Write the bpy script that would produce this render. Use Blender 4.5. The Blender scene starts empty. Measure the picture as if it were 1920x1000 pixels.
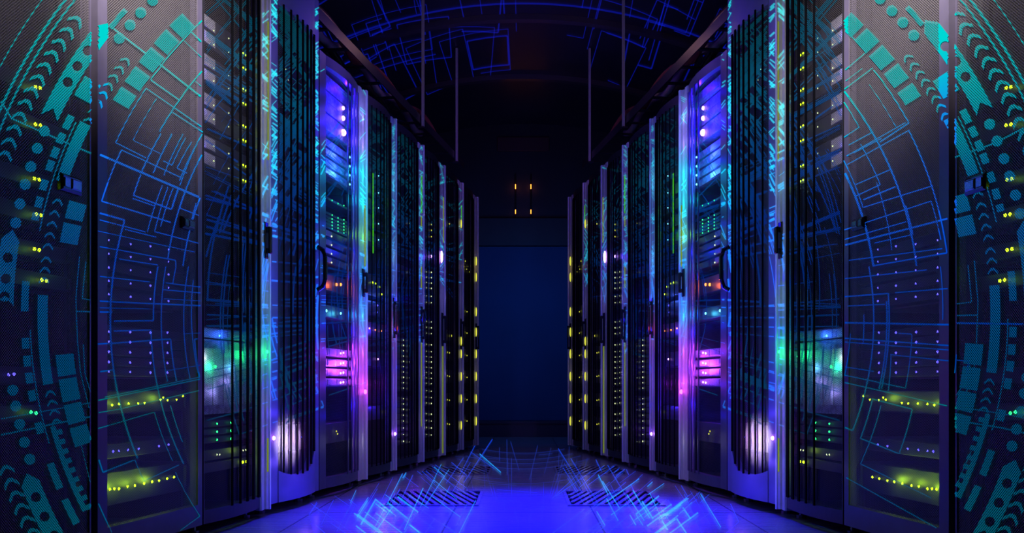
import bpy, math, random
from mathutils import Vector, Matrix
from mathutils.geometry import tessellate_polygon

S = bpy.context.scene
C = S.collection
FPX, CX, CY, HC = 1780.0, 981.0, 722.0, 0.5          # pinhole of the photograph: focal length, axis, camera height
FLOOR = -0.045
TL = math.hypot(0.15899, 1.0)
TX, TY = 0.15899 / TL, 1.0 / TL                       # direction of the left row (it leans towards the aisle)
OX = 1.6835

# ------------------------------------------------------------------ camera
cam = bpy.data.cameras.new('camera'); cam.sensor_width = 36.0
cam.lens = FPX / 1920.0 * 36.0
cam.shift_x = -(CX - 960.0) / 1920.0
cam.shift_y = (CY - 500.0) / 1920.0
cam.clip_start = 0.05; cam.clip_end = 60
camo = bpy.data.objects.new('camera', cam); C.objects.link(camo)
camo.location = (0, 0, HC); camo.rotation_euler = (math.pi / 2, 0, 0)
S.camera = camo
S.view_settings.view_transform = 'Standard'
S.view_settings.look = 'None'
S.view_settings.gamma = 1.0
S.view_settings.use_curve_mapping = False
S.view_settings.exposure = 0.0
try:
    S.cycles.transparent_max_bounces = 24
    S.cycles.sample_clamp_indirect = 3.0
    S.cycles.use_denoising = True
    S.cycles.max_bounces = 6
except Exception:
    pass

w = bpy.data.worlds.new('world'); S.world = w; w.use_nodes = True
w.node_tree.nodes['Background'].inputs[0].default_value = (0.02, 0.02, 0.05, 1)
w.node_tree.nodes['Background'].inputs[1].default_value = 0.02

# ------------------------------------------------------------------ materials
def srgb(r, g, b):
    def f(c):
        c /= 255.0
        return c / 12.92 if c <= 0.04045 else ((c + 0.055) / 1.055) ** 2.4
    return (f(r), f(g), f(b), 1.0)

def base_mat(name, col, rough=0.5, metal=0.0, noise=0.0, nscale=30.0, bump=0.0):
    m = bpy.data.materials.new(name); m.use_nodes = True
    nt = m.node_tree; b = nt.nodes['Principled BSDF']
    b.inputs['Base Color'].default_value = (*col[:3], 1)
    b.inputs['Roughness'].default_value = rough
    b.inputs['Metallic'].default_value = metal
    if noise or bump:
        tc = nt.nodes.new('ShaderNodeTexCoord')
        n = nt.nodes.new('ShaderNodeTexNoise'); n.inputs['Scale'].default_value = nscale
        n.inputs['Detail'].default_value = 4
        nt.links.new(tc.outputs['Object'], n.inputs['Vector'])
        if noise:
            r = nt.nodes.new('ShaderNodeValToRGB')
            r.color_ramp.elements[0].position = 0.3; r.color_ramp.elements[1].position = 0.7
            r.color_ramp.elements[0].color = (*[c * (1 - noise) for c in col[:3]], 1)
            r.color_ramp.elements[1].color = (*[min(1, c * (1 + noise)) for c in col[:3]], 1)
            nt.links.new(n.outputs['Fac'], r.inputs['Fac'])
            nt.links.new(r.outputs['Color'], b.inputs['Base Color'])
        if bump:
            bp = nt.nodes.new('ShaderNodeBump'); bp.inputs['Strength'].default_value = bump
            bp.inputs['Distance'].default_value = 0.004
            nt.links.new(n.outputs['Fac'], bp.inputs['Height'])
            nt.links.new(bp.outputs['Normal'], b.inputs['Normal'])
    return m

def math_node(nt, op, a, b=None, c=None):
    n = nt.nodes.new('ShaderNodeMath'); n.operation = op
    for i, v in enumerate((a, b, c)):
        if v is None: continue
        if isinstance(v, (int, float)): n.inputs[i].default_value = v
        else: nt.links.new(v, n.inputs[i])
    return n.outputs[0]

def hole_mask(nt, px, pz, r):
    """1 inside a punched hole, staggered lattice in the rack's own along/up coordinates."""
    tc = nt.nodes.new('ShaderNodeTexCoord')
    sp = nt.nodes.new('ShaderNodeSeparateXYZ'); nt.links.new(tc.outputs['Object'], sp.inputs[0])
    out = None
    for o in (0.0, 0.5):
        fx = math_node(nt, 'FRACT', math_node(nt, 'MULTIPLY_ADD', sp.outputs['X'], 1 / px, o))
        fz = math_node(nt, 'FRACT', math_node(nt, 'MULTIPLY_ADD', sp.outputs['Z'], 1 / pz, o))
        dx = math_node(nt, 'MULTIPLY', math_node(nt, 'SUBTRACT', fx, 0.5), px)
        dz = math_node(nt, 'MULTIPLY', math_node(nt, 'SUBTRACT', fz, 0.5), pz)
        d = math_node(nt, 'ADD', math_node(nt, 'MULTIPLY', dx, dx), math_node(nt, 'MULTIPLY', dz, dz))
        h = math_node(nt, 'LESS_THAN', d, r * r)
        out = h if out is None else math_node(nt, 'MAXIMUM', out, h)
    return out

def perforate(m, px, pz, r):
    nt = m.node_tree
    om = [n for n in nt.nodes if n.type == 'OUTPUT_MATERIAL'][0]
    src = om.inputs['Surface'].links[0].from_socket
    tr = nt.nodes.new('ShaderNodeBsdfTransparent'); mx = nt.nodes.new('ShaderNodeMixShader')
    nt.links.new(hole_mask(nt, px, pz, r), mx.inputs[0])
    nt.links.new(src, mx.inputs[1]); nt.links.new(tr.outputs[0], mx.inputs[2])
    nt.links.new(mx.outputs[0], om.inputs['Surface'])
    return m

PX, PZ = 0.0086, 0.0080
def glow(name, stops, strength=1.0, z0=0.0, z1=2.2, sample=False, clear=False):
    """luminous film; its own hue runs along its height"""
    m = bpy.data.materials.new(name); m.use_nodes = True
    nt = m.node_tree; nt.nodes.remove(nt.nodes['Principled BSDF'])
    om = [n for n in nt.nodes if n.type == 'OUTPUT_MATERIAL'][0]
    e = nt.nodes.new('ShaderNodeEmission'); e.inputs['Strength'].default_value = strength
    if len(stops) == 1:
        e.inputs['Color'].default_value = stops[0][1]
    else:
        tc = nt.nodes.new('ShaderNodeTexCoord')
        sp = nt.nodes.new('ShaderNodeSeparateXYZ'); nt.links.new(tc.outputs['Object'], sp.inputs[0])
        f = math_node(nt, 'DIVIDE', math_node(nt, 'SUBTRACT', sp.outputs['Z'], z0), z1 - z0)
        r = nt.nodes.new('ShaderNodeValToRGB'); cr = r.color_ramp
        stops = sorted(stops)
        while len(cr.elements) < len(stops): cr.elements.new(0.5)
        for el, (z, c) in zip(cr.elements, stops):
            el.position = (z - z0) / (z1 - z0)
        for el, (z, c) in zip(cr.elements, stops):
            el.color = c
        nt.links.new(f, r.inputs['Fac']); nt.links.new(r.outputs['Color'], e.inputs['Color'])
    if clear:        # clear film: what lies under it stays visible
        tr = nt.nodes.new('ShaderNodeBsdfTransparent'); ad = nt.nodes.new('ShaderNodeAddShader')
        nt.links.new(e.outputs[0], ad.inputs[0]); nt.links.new(tr.outputs[0], ad.inputs[1]); nt.links.new(ad.outputs[0], om.inputs['Surface'])
    else:
        nt.links.new(e.outputs[0], om.inputs['Surface'])
    if not sample:
        try: m.cycles.emission_sampling = 'NONE'
        except Exception: pass
    return m

M = {}
M['black'] = base_mat('black_powder_coat', (0.011, 0.011, 0.014), 0.45, 0.0, 0.2, 60)
M['slat'] = base_mat('black_slat', (0.004, 0.004, 0.005), 0.95)
M['slat'].node_tree.nodes['Principled BSDF'].inputs['Specular IOR Level'].default_value = 0.05
M['stile'] = base_mat('violet_grey_paint', (0.085, 0.075, 0.11), 0.4, 0.0, 0.12, 12)
M['alu'] = base_mat('brushed_aluminium', (0.50, 0.49, 0.48), 0.42, 0.25, 0.08, 40)
M['trim'] = base_mat('pale_edge_trim', (0.85, 0.85, 0.88), 0.3, 0.1)
M['lav'] = base_mat('lavender_paint', (0.19, 0.17, 0.33), 0.42, 0.0, 0.06, 10)
M['server'] = base_mat('server_dark_steel', (0.022, 0.022, 0.028), 0.5, 0.2, 0.3, 90)
M['server_blue'] = base_mat('server_bare_steel', (0.25, 0.25, 0.30), 0.5, 0.2, 0.5, 60)
M['face'] = base_mat('server_grey_grille', (0.32, 0.31, 0.34), 0.5, 0.2, 0.6, 250, 0.5)
M['handle'] = base_mat('black_handle', (0.012, 0.012, 0.014), 0.25, 0.3)
M['chrome'] = base_mat('latch_chrome', (0.16, 0.16, 0.19), 0.25, 0.7)
M['cabinet'] = base_mat('cabinet_steel', (0.014, 0.014, 0.018), 0.5, 0.1, 0.2, 20)
M['sheetA'] = perforate(base_mat('perforated_door_sheet', (0.135, 0.122, 0.125), 0.5, 0.35), PX, PZ, 0.00235)
M['sheetB'] = perforate(base_mat('perforated_curved_sheet', (0.05, 0.046, 0.05), 0.5, 0.3), PX, PZ, 0.0026)
M['sheetC'] = perforate(base_mat('open_perforated_sheet', (0.16, 0.15, 0.18), 0.5, 0.2), PX, PZ, 0.0030)
M['sheetD'] = perforate(base_mat('grey_perforated_sheet', (0.19, 0.175, 0.19), 0.5, 0.2), PX, PZ, 0.0026)
def st(*a): return [(z, srgb(*c)) for z, c in a]
ST_NEAR = st((0.0, (0, 92, 120)), (0.25, (0, 84, 140)), (0.46, (0, 120, 120)), (0.56, (0, 62, 160)), (0.9, (4, 72, 200)),
             (1.12, (24, 106, 250)), (1.3, (18, 146, 240)), (1.5, (0, 225, 222)), (2.0, (0, 238, 225)))
ST_DIM = st((0.0, (0, 110, 128)), (0.3, (0, 84, 122)), (0.6, (0, 84, 140)), (0.9, (6, 92, 165)), (1.1, (0, 122, 172)),
            (1.22, (0, 170, 190)), (1.4, (0, 212, 212)), (2.0, (0, 222, 215)))
ST_MID = st((0.0, (0, 60, 120)), (0.5, (0, 100, 150)), (0.8, (0, 70, 170)), (1.2, (0, 70, 205)), (1.5, (0, 105, 205)),
            (1.75, (0, 140, 190)), (2.1, (0, 105, 120)))
M['film'] = glow('luminous_film', ST_NEAR, 0.9)  # added film stands in for the overlaid graphic; glow and gradient are painted
M['film_mesh'] = perforate(glow('luminous_film_on_mesh', ST_NEAR, 1.0), PX, PZ, 0.00235)
M['film_dim'] = perforate(glow('luminous_gear_film', ST_DIM, 0.9), PX, PZ, 0.00235)
M['film_far'] = perforate(glow('luminous_lattice_film', ST_MID, 0.62), PX, PZ, 0.0026)
M['film_post'] = glow('luminous_lattice_on_stile', st((0.0, (0, 80, 150)), (0.7, (0, 110, 230)), (1.1, (10, 130, 255)), (1.5, (0, 215, 225)), (2.1, (0, 200, 190))), 0.6, clear=True)
M['film_back'] = perforate(glow('luminous_lattice_film_faint', ST_MID, 0.30), PX, PZ, 0.0026)
M['film_post_back'] = glow('luminous_lattice_on_stile_faint', st((0.0, (0, 80, 150)), (1.1, (10, 130, 235)), (1.5, (0, 180, 200)), (2.1, (0, 170, 170))), 0.4, clear=True)
M['film_floor'] = glow('luminous_floor_line', st((0, (20, 70, 235))), 0.55, clear=True)
M['film_floor_cyan'] = glow('luminous_floor_line_cyan', st((0, (20, 150, 240))), 0.85, clear=True)
M['film_floor_dim'] = glow('luminous_floor_line_dim', st((0, (18, 40, 130))), 0.5, clear=True)
M['film_ceiling'] = glow('luminous_ceiling_line', st((0, (4, 14, 125))), 0.8, clear=True)
LED = {'yg': (200, 255, 20), 'green': (40, 255, 120), 'white': (235, 235, 225), 'pale': (225, 245, 170), 'blue': (90, 80, 255),
       'violet': (190, 130, 255), 'cyan': (110, 235, 255), 'orange': (255, 140, 50), 'magenta': (255, 90, 255), 'yellow': (250, 250, 80)}
for k, c in LED.items():
    M['led_' + k] = glow('lamp_' + k, st((0, c)), {'yg': 5, 'white': 3, 'pale': 2, 'violet': 8, 'yellow': 0.9}.get(k, 4))
M['strip_yg'] = glow('light_strip_yellow_green', st((0, (150, 175, 30))), 0.6)
M['strip_green'] = glow('light_strip_green', st((0, (70, 200, 10))), 0.8)

# ------------------------------------------------------------------ mesh helpers
def link_mesh(name, verts, faces, mat, parent=None, mids=None, smooth=False):
    me = bpy.data.meshes.new(name); me.from_pydata([tuple(v) for v in verts], [], faces)
    mats = mat if isinstance(mat, (list, tuple)) else [mat]
    for m in mats: me.materials.append(m)
    if mids: me.polygons.foreach_set('material_index', mids)
    if smooth: me.polygons.foreach_set('use_smooth', [True] * len(me.polygons))
    me.update()
    o = bpy.data.objects.new(name, me); C.objects.link(o)
    if parent: o.parent = parent
    return o

class MB:
    """collects pieces in (along, depth, up); sg flips the depth for the opposite row"""
    def __init__(s, sg=1): s.v, s.f, s.sg = [], [], sg
    def hexa(s, p):
        b = len(s.v); s.v += [(x, s.sg * y, z) for x, y, z in p]
        fs = [(0, 3, 2, 1), (4, 5, 6, 7), (0, 1, 5, 4), (1, 2, 6, 5), (2, 3, 7, 6), (3, 0, 4, 7)]
        if s.sg < 0: fs = [tuple(reversed(f)) for f in fs]
        s.f += [tuple(b + i for i in f) for f in fs]
    def box(s, x0, x1, y0, y1, z0, z1):
        s.hexa([(x0, y0, z0), (x1, y0, z0), (x1, y1, z0), (x0, y1, z0), (x0, y0, z1), (x1, y0, z1), (x1, y1, z1), (x0, y1, z1)])
    def bevbox(s, x0, x1, y0, y1, z0, z1, c):
        """box with its four front edges chamfered"""
        b = len(s.v)
        p = [(x0, y1, z0), (x1, y1, z0), (x1, y1, z1), (x0, y1, z1),
             (x0, y0 + c, z0), (x1, y0 + c, z0), (x1, y0 + c, z1), (x0, y0 + c, z1),
             (x0 + c, y0, z0 + c), (x1 - c, y0, z0 + c), (x1 - c, y0, z1 - c), (x0 + c, y0, z1 - c)]
        s.v += [(x, s.sg * y, z) for x, y, z in p]
        fs = [(0, 3, 2, 1), (8, 9, 10, 11)]
        for i in range(4):
            j = (i + 1) % 4
            fs += [(i, j, 4 + j, 4 + i), (4 + i, 4 + j, 8 + j, 8 + i)]
        if s.sg < 0: fs = [tuple(reversed(f)) for f in fs]
        s.f += [tuple(b + i for i in f) for f in fs]
    def grid(s, rows):
        """quad sheet from rows of points"""
        b = len(s.v); n = len(rows[0])
        for r in rows: s.v += [(x, s.sg * y, z) for x, y, z in r]
        for i in range(len(rows) - 1):
            for j in range(n - 1):
                f = (b + i * n + j, b + i * n + j + 1, b + (i + 1) * n + j + 1, b + (i + 1) * n + j)
                s.f.append(f if s.sg > 0 else tuple(reversed(f)))
    def sweep(s, us, front, thick, zb, zt):
        """solid bar following the door's bulge"""
        ring = []
        for u in us:
            a, z0, z1 = front(u), zb(u), zt(u)
            ring.append([(u, a, z0), (u, a, z1), (u, a + thick, z1), (u, a + thick, z0)])
        b = len(s.v)
        for r in ring: s.v += [(x, s.sg * y, z) for x, y, z in r]
        fs = []
        for i in range(len(ring) - 1):
            for k in range(4):
                fs.append((i * 4 + k, i * 4 + (k + 1) % 4, (i + 1) * 4 + (k + 1) % 4, (i + 1) * 4 + k))
        fs.append((0, 3, 2, 1)); e = (len(ring) - 1) * 4; fs.append((e, e + 1, e + 2, e + 3))
        s.f += [tuple(b + i for i in f) for f in fs]
    def tube(s, pts, r, n=8):
        b = len(s.v); P = [Vector((x, s.sg * y, z)) for x, y, z in pts]
        for i, p in enumerate(P):
            d = (P[min(i + 1, len(P) - 1)] - P[max(i - 1, 0)]).normalized()
            a = d.cross(Vector((0, 0, 1)) if abs(d.z) < 0.9 else Vector((1, 0, 0))).normalized(); c = d.cross(a)
            for k in range(n):
                t = 2 * math.pi * k / n
                s.v.append(tuple(p + a * (r * math.cos(t)) + c * (r * math.sin(t))))
        for i in range(len(P) - 1):
            for k in range(n):
                s.f.append((b + i * n + k, b + i * n + (k + 1) % n, b + (i + 1) * n + (k + 1) % n, b + (i + 1) * n + k))
        s.f.append(tuple(b + k for k in range(n))); e = b + (len(P) - 1) * n
        s.f.append(tuple(e + n - 1 - k for k in range(n)))
    def build(s, name, mat, parent=None, smooth=False):
        return link_mesh(name, s.v, s.f, mat, parent, smooth=smooth)

def tag(o, label=None, cat=None, group=None, kind=None):
    if label: o['label'] = label
    if cat: o['category'] = cat
    if group: o['group'] = group
    if kind: o['kind'] = kind
    return o

def empty(name, loc, rz=0.0):
    o = bpy.data.objects.new(name, None); C.objects.link(o)
    o.empty_display_size = 0.1; o.location = loc; o.rotation_euler = (0, 0, rz)
    return o

_led = {}
def led(parent, x, y, z, kind, size, sg, name='lamp', tall=1.0):
    key = (kind, round(size, 4), sg, tall)
    if key not in _led:
        n = 8; v, f = [], []
        for rr, yy in ((1.0, 0.0), (1.0, -0.5), (0.6, -0.9)):
            for k in range(n):
                t = 2 * math.pi * k / n
                v.append((size * rr * math.cos(t), sg * size * yy, size * tall * rr * math.sin(t)))
        for i in range(2):
            for k in range(n): f.append((i * n + k, i * n + (k + 1) % n, (i + 1) * n + (k + 1) % n, (i + 1) * n + k))
        f.append(tuple(2 * n + k for k in range(n))); f.append(tuple(n - 1 - k for k in range(n)))
        me = bpy.data.meshes.new('lamp'); me.from_pydata(v, [], f); me.materials.append(M['led_' + kind]); me.update()
        _led[key] = me
    o = bpy.data.objects.new(name, _led[key]); C.objects.link(o)
    o.parent = parent; o.location = (x, sg * y, z)
    return o

# ------------------------------------------------------------------ photograph -> rows
def onrow(px, py, depth=0.0):
    """a spot of the left row (photo pixels) on the plane `depth` behind the door fronts -> (along, up)"""
    dx = (px - CX) / FPX; nx, ny = TY, -TX
    k = (-depth - OX * nx) / (dx * nx + ny)
    X, Y = k * dx, k
    return (X + OX) * TX + Y * TY, HC + k * (CY - py) / FPX

def along(px): return onrow(px, CY)[0]
def world(side, u, dpt, z):
    """row coordinates -> world; side -1 is the left row"""
    X = -OX + u * TX - dpt * TY
    Y = u * TY + dpt * TX
    return Vector((X if side < 0 else -X, Y, z))

H = 2.095
#        near px, far px, near stile, far stile, bulge, sheet, height, frame
SPEC = [      # near edge, inner edge of the near stile, inner edge of the far stile, far edge (photo pixels)
    dict(px=(-92, -80, 168, 172), bulge=0, sheet='sheetA', h=2.2, frame='stile'),
    dict(px=(182, 201, 371, 380), bulge=0, sheet='sheetA', h=2.2, frame='stile'),
    dict(px=(381, 383, 487, 505), bulge=0.020, sheet='sheetB', h=2.2, frame='black', post=True),
    dict(px=(506, 521, 589, 598), bulge=0.022, sheet='sheetD', h=2.32, frame='lav', arch=True),
    dict(px=(599, 611, 671, 687), bulge=0.022, sheet='sheetC', h=H, frame='stile', post=True),
    dict(px=(688, 690, 732, 742), bulge=0.020, sheet='sheetC', h=H, frame='black', post=True),
    dict(px=(743, 744.5, 783, 794), bulge=0.020, sheet='sheetC', h=H, frame='black', post=True),
    dict(px=(795, 796, 822, 834), bulge=0.020, sheet='sheetC', h=H, frame='black', post=True),
    dict(px=(835, 836, 858, 868), bulge=0.018, sheet='sheetC', h=H, frame='black', post=True),
    dict(px=(869, 870, 887, 896), bulge=0.018, sheet='sheetC', h=H, frame='black', post=True),
]
for r in SPEC:
    r['u0'], ua, ub, r['u1'] = [along(x) for x in r['px']]; r['W'] = r['u1'] - r['u0']; r['ns'] = ua - r['u0']; r['fs'] = r['u1'] - ub

def bulge(r, u):
    """how far the sheet stands out at u (measured from the rack's near edge)"""
    a, b = r['ns'], r['W'] - r['fs']
    t = max(-1.0, min(1.0, (2 * u - a - b) / (b - a)))
    return r['bulge'] * (1 - t * t)

def rack_at(u):
    for i, r in enumerate(SPEC):
        if r['u0'] <= u <= r['u1']: return i
    return None

ORD = ['first', 'second', 'third', 'fourth', 'fifth', 'sixth', 'seventh', 'eighth', 'ninth', 'tenth', 'eleventh', 'twelfth',
       'thirteenth', 'fourteenth', 'fifteenth', 'sixteenth', 'seventeenth', 'eighteenth', 'nineteenth', 'twentieth', 'twenty-first',
       'twenty-second', 'twenty-third', 'twenty-fourth', 'twenty-fifth', 'twenty-sixth', 'twenty-seventh', 'twenty-eighth']
LOOK = [
    'black flat-door server rack under glowing gear graphic',
    'server rack with flat perforated door under glowing circuit rectangles',
    'black server rack with ribbed door and wide grey aluminium stile',
    'server rack with lavender door frame rounded at its foot',
    'server rack glowing blue inside with bright lamps near its top',
    'black ribbed server rack with a vertical green light strip',
    'narrow black server rack with two columns of pale dots',
    'black server rack with pale dot columns and violet lamp on stile',
    'black ribbed server rack with oval yellow lamps on its stile',
    'black server rack closing the row with yellow lamps on its end',
]
SIDE = {-1: 'left', 1: 'right'}
GRAPH = {(s, i): ([], [], []) for s in (-1, 1) for i in range(10)}   # verts, faces, material index per rack

# ------------------------------------------------------------------ racks
ROOT = {}
DOOR = {}
def make_rack(side, i):
    r = SPEC[i]; sg = 1 if side < 0 else -1; W, h = r['W'], r['h']
    ang = math.atan2(TY, TX if side < 0 else -TX)
    root = empty('server_rack', world(side, r['u0'], 0, 0), ang)
    lab = LOOK[i] + {0: ', nearest in %s row'}.get(i, ', %s row') % SIDE[side]
    tag(root, lab, 'server rack', 'server racks in the %s row' % SIDE[side])
    ROOT[side, i] = root
    # cabinet
    m = MB(sg); g, t, D, f = 0.003, 0.018, 0.9, 0.034
    m.box(g, g + t, f, D, 0.0, h - 0.01); m.box(W - g - t, W - g, f, D, 0.0, h - 0.01)
    m.box(g + t, W - g - t, f, D, h - 0.03, h - 0.01); m.box(g + t, W - g - t, f, D, 0.0, 0.02)
    m.box(g + t, W - g - t, D - 0.015, D, 0.02, h - 0.03)
    m.build('cabinet', M['cabinet'], root)
    for u in (g + t - 0.001, W - g - t - 0.013):
        q = MB(sg); q.box(u, u + 0.014, f + 0.03, f + 0.05, 0.02, h - 0.03); q.build('mounting_rail', M['black'], root)
    for u in (0.07, W - 0.07):
        for d in (0.075, D - 0.08):
            q = MB(sg); q.tube([(u, d, FLOOR), (u, d, FLOOR + 0.012)], 0.022, 10); q.tube([(u, d, FLOOR + 0.012), (u, d, 0.0)], 0.010, 8)
            q.build('levelling_foot', M['chrome'], root)
    # door: frame + sheet + slats + stile + handle
    ns, fs = r['ns'], r['fs']; n = 14
    us = [ns + (W - ns - fs) * k / n for k in range(n + 1)]
    flat = lambda u: -bulge(r, u)
    d = MB(sg)
    d.box(g, ns, 0.0, 0.03, 0.0, h)
    if not r.get('post'): d.box(W - fs, W - g, 0.0, 0.03, 0.0, h)
    if r.get('arch'):
        mid = (ns + W - fs) / 2; half = (W - ns - fs) / 2
        zt = lambda u: 0.105 + (0.105 if u > mid else 0.03) * min(1.0, abs((u - mid) / half)) ** 2.6
        d.sweep(us, lambda u: flat(u) - 0.004, 0.034, lambda u: 0.0, zt)
        d.sweep(us, lambda u: flat(u) - 0.002, 0.03, lambda u: h - 0.20, lambda u: h)
        zl, zh = 0.10, h - 0.19
    else:
        hb = 0.05 if i > 1 else 0.075
        d.sweep(us, flat, 0.03, lambda u: 0.0, lambda u: hb)
        d.sweep(us, flat, 0.03, lambda u: h - 0.05, lambda u: h)
        zl, zh = hb - 0.004, h - 0.046
    door = d.build('door', M[r['frame']], root); DOOR[side, i] = door
    p = MB(sg); nn = 28
    uu = [ns + (W - ns - fs) * k / nn for k in range(nn + 1)]
    p.grid([[(u, 0.004 - bulge(r, u), z) for u in uu] for z in (zl, (zl + zh) / 2, zh)])
    p.build('mesh_panel', M[r['sheet']], door, smooth=True)
    if r['bulge']:
        q = MB(sg); k = 7; pit = (W - ns - fs) / k
        for j in range(0 if i == 3 or i > 4 else (2 if i == 2 else 3), k):
            u = ns + pit * (j + 0.62); hw = (0.0035 + 0.0008 * j) if i == 3 else 0.001 + 0.0085 * j / 6
            a = -bulge(r, u) - 0.001
            q.box(u - hw, u + hw, a - 0.006, a, max(zt(u - hw), zt(u + hw)) - 0.001 if r.get('arch') else zl, zh)
        tag(q.build('slat', M['stile' if i == 4 else 'slat'], door), 'violet grey upright bars' if i == 4 else 'black upright bars')  # fifth rack's bars get a lighter paint standing in for lit stripes
    if r.get('post'):
        q = MB(sg); u0, u1 = W - fs, W - g; fl = (u1 - u0)
        prof = [(0, 0.030), (0, 0.0), (0.06, -0.006), (0.30, -0.006), (0.36, 0.001), (0.50, 0.001), (0.56, -0.006), (0.80, -0.006), (0.84, 0.002), (0.84, 0.030)]
        rows = [[(u0 + fl * a, b, z) for a, b in prof] for z in (-0.012, h)]
        q.grid(rows); q.grid([[(u0 + fl * a, b, h) for a, b in prof], [(u0 + fl * a, 0.030, h) for a, b in prof]])
        tag(q.build('door_stile', M['alu'], door), 'fluted grey aluminium stile')
        q = MB(sg); q.box(u0 + fl * 0.86, u1, -0.009, 0.03, -0.016, h + 0.012)
        tag(q.build('edge_trim', M['trim'], door), 'thin pale edge trim')
        # swing handle
        zc = {2: 0.5 + (CY - 450) / FPX * 3.88, 4: 0.5 + (CY - 530) / FPX * 5.1}.get(i, 0.90)
        uc = u0 + fl * 0.44
        q = MB(sg); L = 0.055 if i < 5 else 0.10
        q.bevbox(uc - 0.016, uc + 0.016, -0.014, -0.0065, zc - L - 0.02, zc + L + 0.02, 0.003)
        q.bevbox(uc - 0.010, uc + 0.010, -0.034, -0.024, zc - L, zc + L, 0.004)
        for dz in (-L + 0.012, L - 0.012):
            q.box(uc - 0.007, uc + 0.007, -0.026, -0.012, zc + dz - 0.010, zc + dz + 0.010)
        q.build('handle', M['handle'], door)
    if i == 3:       # long curved pull on the far stile
        u = W - fs * 0.5; z1 = 0.5 + (CY - 465) / FPX * 4.5; z0 = 0.5 + (CY - 545) / FPX * 4.5
        q = MB(sg)
        q.tube([(u, -0.005, z1), (u, -0.03, z1 - 0.015), (u, -0.042, z1 - 0.05), (u, -0.042, z0 + 0.05), (u, -0.03, z0 + 0.015), (u, -0.005, z0)], 0.011, 10)
        q.build('handle', M['handle'], door)
    if i < 2:        # paddle latch on the sheet
        u, z = onrow(130, 346) if i == 0 else onrow(350, 420); u -= r['u0']
        q = MB(sg); hw, hh = (0.046, 0.024) if i == 0 else (0.040, 0.020)
        q.bevbox(u - hw, u + hw, -0.011, 0.004, z - hh, z + hh, 0.006)
        latch = q.build('latch', M['handle'], door)
        q = MB(sg); q.bevbox(u - hw * 0.15, u + hw * 0.8, -0.015, -0.0105, z - hh * 0.62, z + hh * 0.62, 0.003)
        q.box(u - hw * 0.8, u - hw * 0.3, -0.014, -0.0105, z - hh * 0.5, z + hh * 0.5)
        tag(q.build('latch_paddle', M['chrome'], door), 'shiny latch paddle')
    return root

for side in (-1, 1):
    for i in range(10): make_rack(side, i)

# ------------------------------------------------------------------ overlaid graphic, added as glowing film on the doors
def surf(i, u):
    """depth of the outer door surface at local u and the kind of surface there"""
    r = SPEC[i]
    if u < r['ns']: return 0.0, 1
    if u > r['W'] - r['fs']: return (-0.007 if r.get('post') else 0.0), 1
    return (0.0 if i < 2 else 0.004 - bulge(r, u)), 0

def project(px, py):
    """photo pixel (left-row frame) -> rack index, local u, depth, z, kind"""
    dpt = 0.0; kind = 1
    i = None
    for _ in range(7):
        u, z = onrow(px, py, dpt)
        i = rack_at(u)
        if i is None: return None
        nd, kind = surf(i, u - SPEC[i]['u0'])
        if abs(nd - dpt) < 1e-5: break
        dpt = 0.5 * (dpt + nd)
    return i, u - SPEC[i]['u0'], nd - 0.002, z, kind

def put(side, pts, mats):
    """one small polygon of the graphic"""
    P = [project(*p) for p in pts]
    if any(p is None for p in P): return
    i = P[0][0]
    if any(p[0] != i for p in P): return
    if len({p[4] for p in P}) > 1:
        c = project(sum(p[0] for p in pts) / len(pts), sum(p[1] for p in pts) / len(pts))
        if c is None or c[0] != i: return
        if i > 1: return
        kind = c[4]; dmin = -0.002
        P = [(p[0], p[1], dmin, p[3], kind) for p in P]
    if min(p[3] for p in P) < 0.0 or max(p[3] for p in P) > SPEC[i]['h']: return
    V, F, K = GRAPH[side, i]; b = len(V); sg = 1 if side < 0 else -1
    V += [(p[1], sg * p[2], p[3]) for p in P]
    F.append(tuple(b + k for k in range(len(P)))); K.append(mats[P[0][4]])

def strip(side, pts, wpx, mats=(0, 1), step=5.0, mirror=True):
    if side > 0 and mirror: pts = [(2 * CX - x, y) for x, y in pts]
    for (x0, y0), (x1, y1) in zip(pts, pts[1:]):
        L = math.hypot(x1 - x0, y1 - y0)
        if L < 0.5: continue
        nx, ny = -(y1 - y0) / L * wpx / 2, (x1 - x0) / L * wpx / 2
        n = max(1, int(L / step))
        for k in range(n):
            a, c = k / n, (k + 1) / n
            xa, ya, xb, yb = x0 + (x1 - x0) * a, y0 + (y1 - y0) * a, x0 + (x1 - x0) * c, y0 + (y1 - y0) * c
            put(side, [(xa + nx, ya + ny), (xb + nx, yb + ny), (xb - nx, yb - ny), (xa - nx, ya - ny)], mats)

def shape(side, loops, mats=(2, 1)):
    """filled outline with holes, triangulated, cut small"""
    flat = [p for l in loops for p in l]
    for t in tessellate_polygon([[Vector((x, y, 0)) for x, y in l] for l in loops]):
        stack = [[flat[k] for k in t]]
        while stack:
            T = stack.pop()
            e = [(math.dist(T[k], T[(k + 1) % 3]), k) for k in range(3)]; L, k = max(e)
            if L > 6:
                a, b, c = T[k], T[(k + 1) % 3], T[(k + 2) % 3]; m = ((a[0] + b[0]) / 2, (a[1] + b[1]) / 2)
                stack += [[a, m, c], [m, b, c]]
            else: put(side, T, mats)

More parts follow.
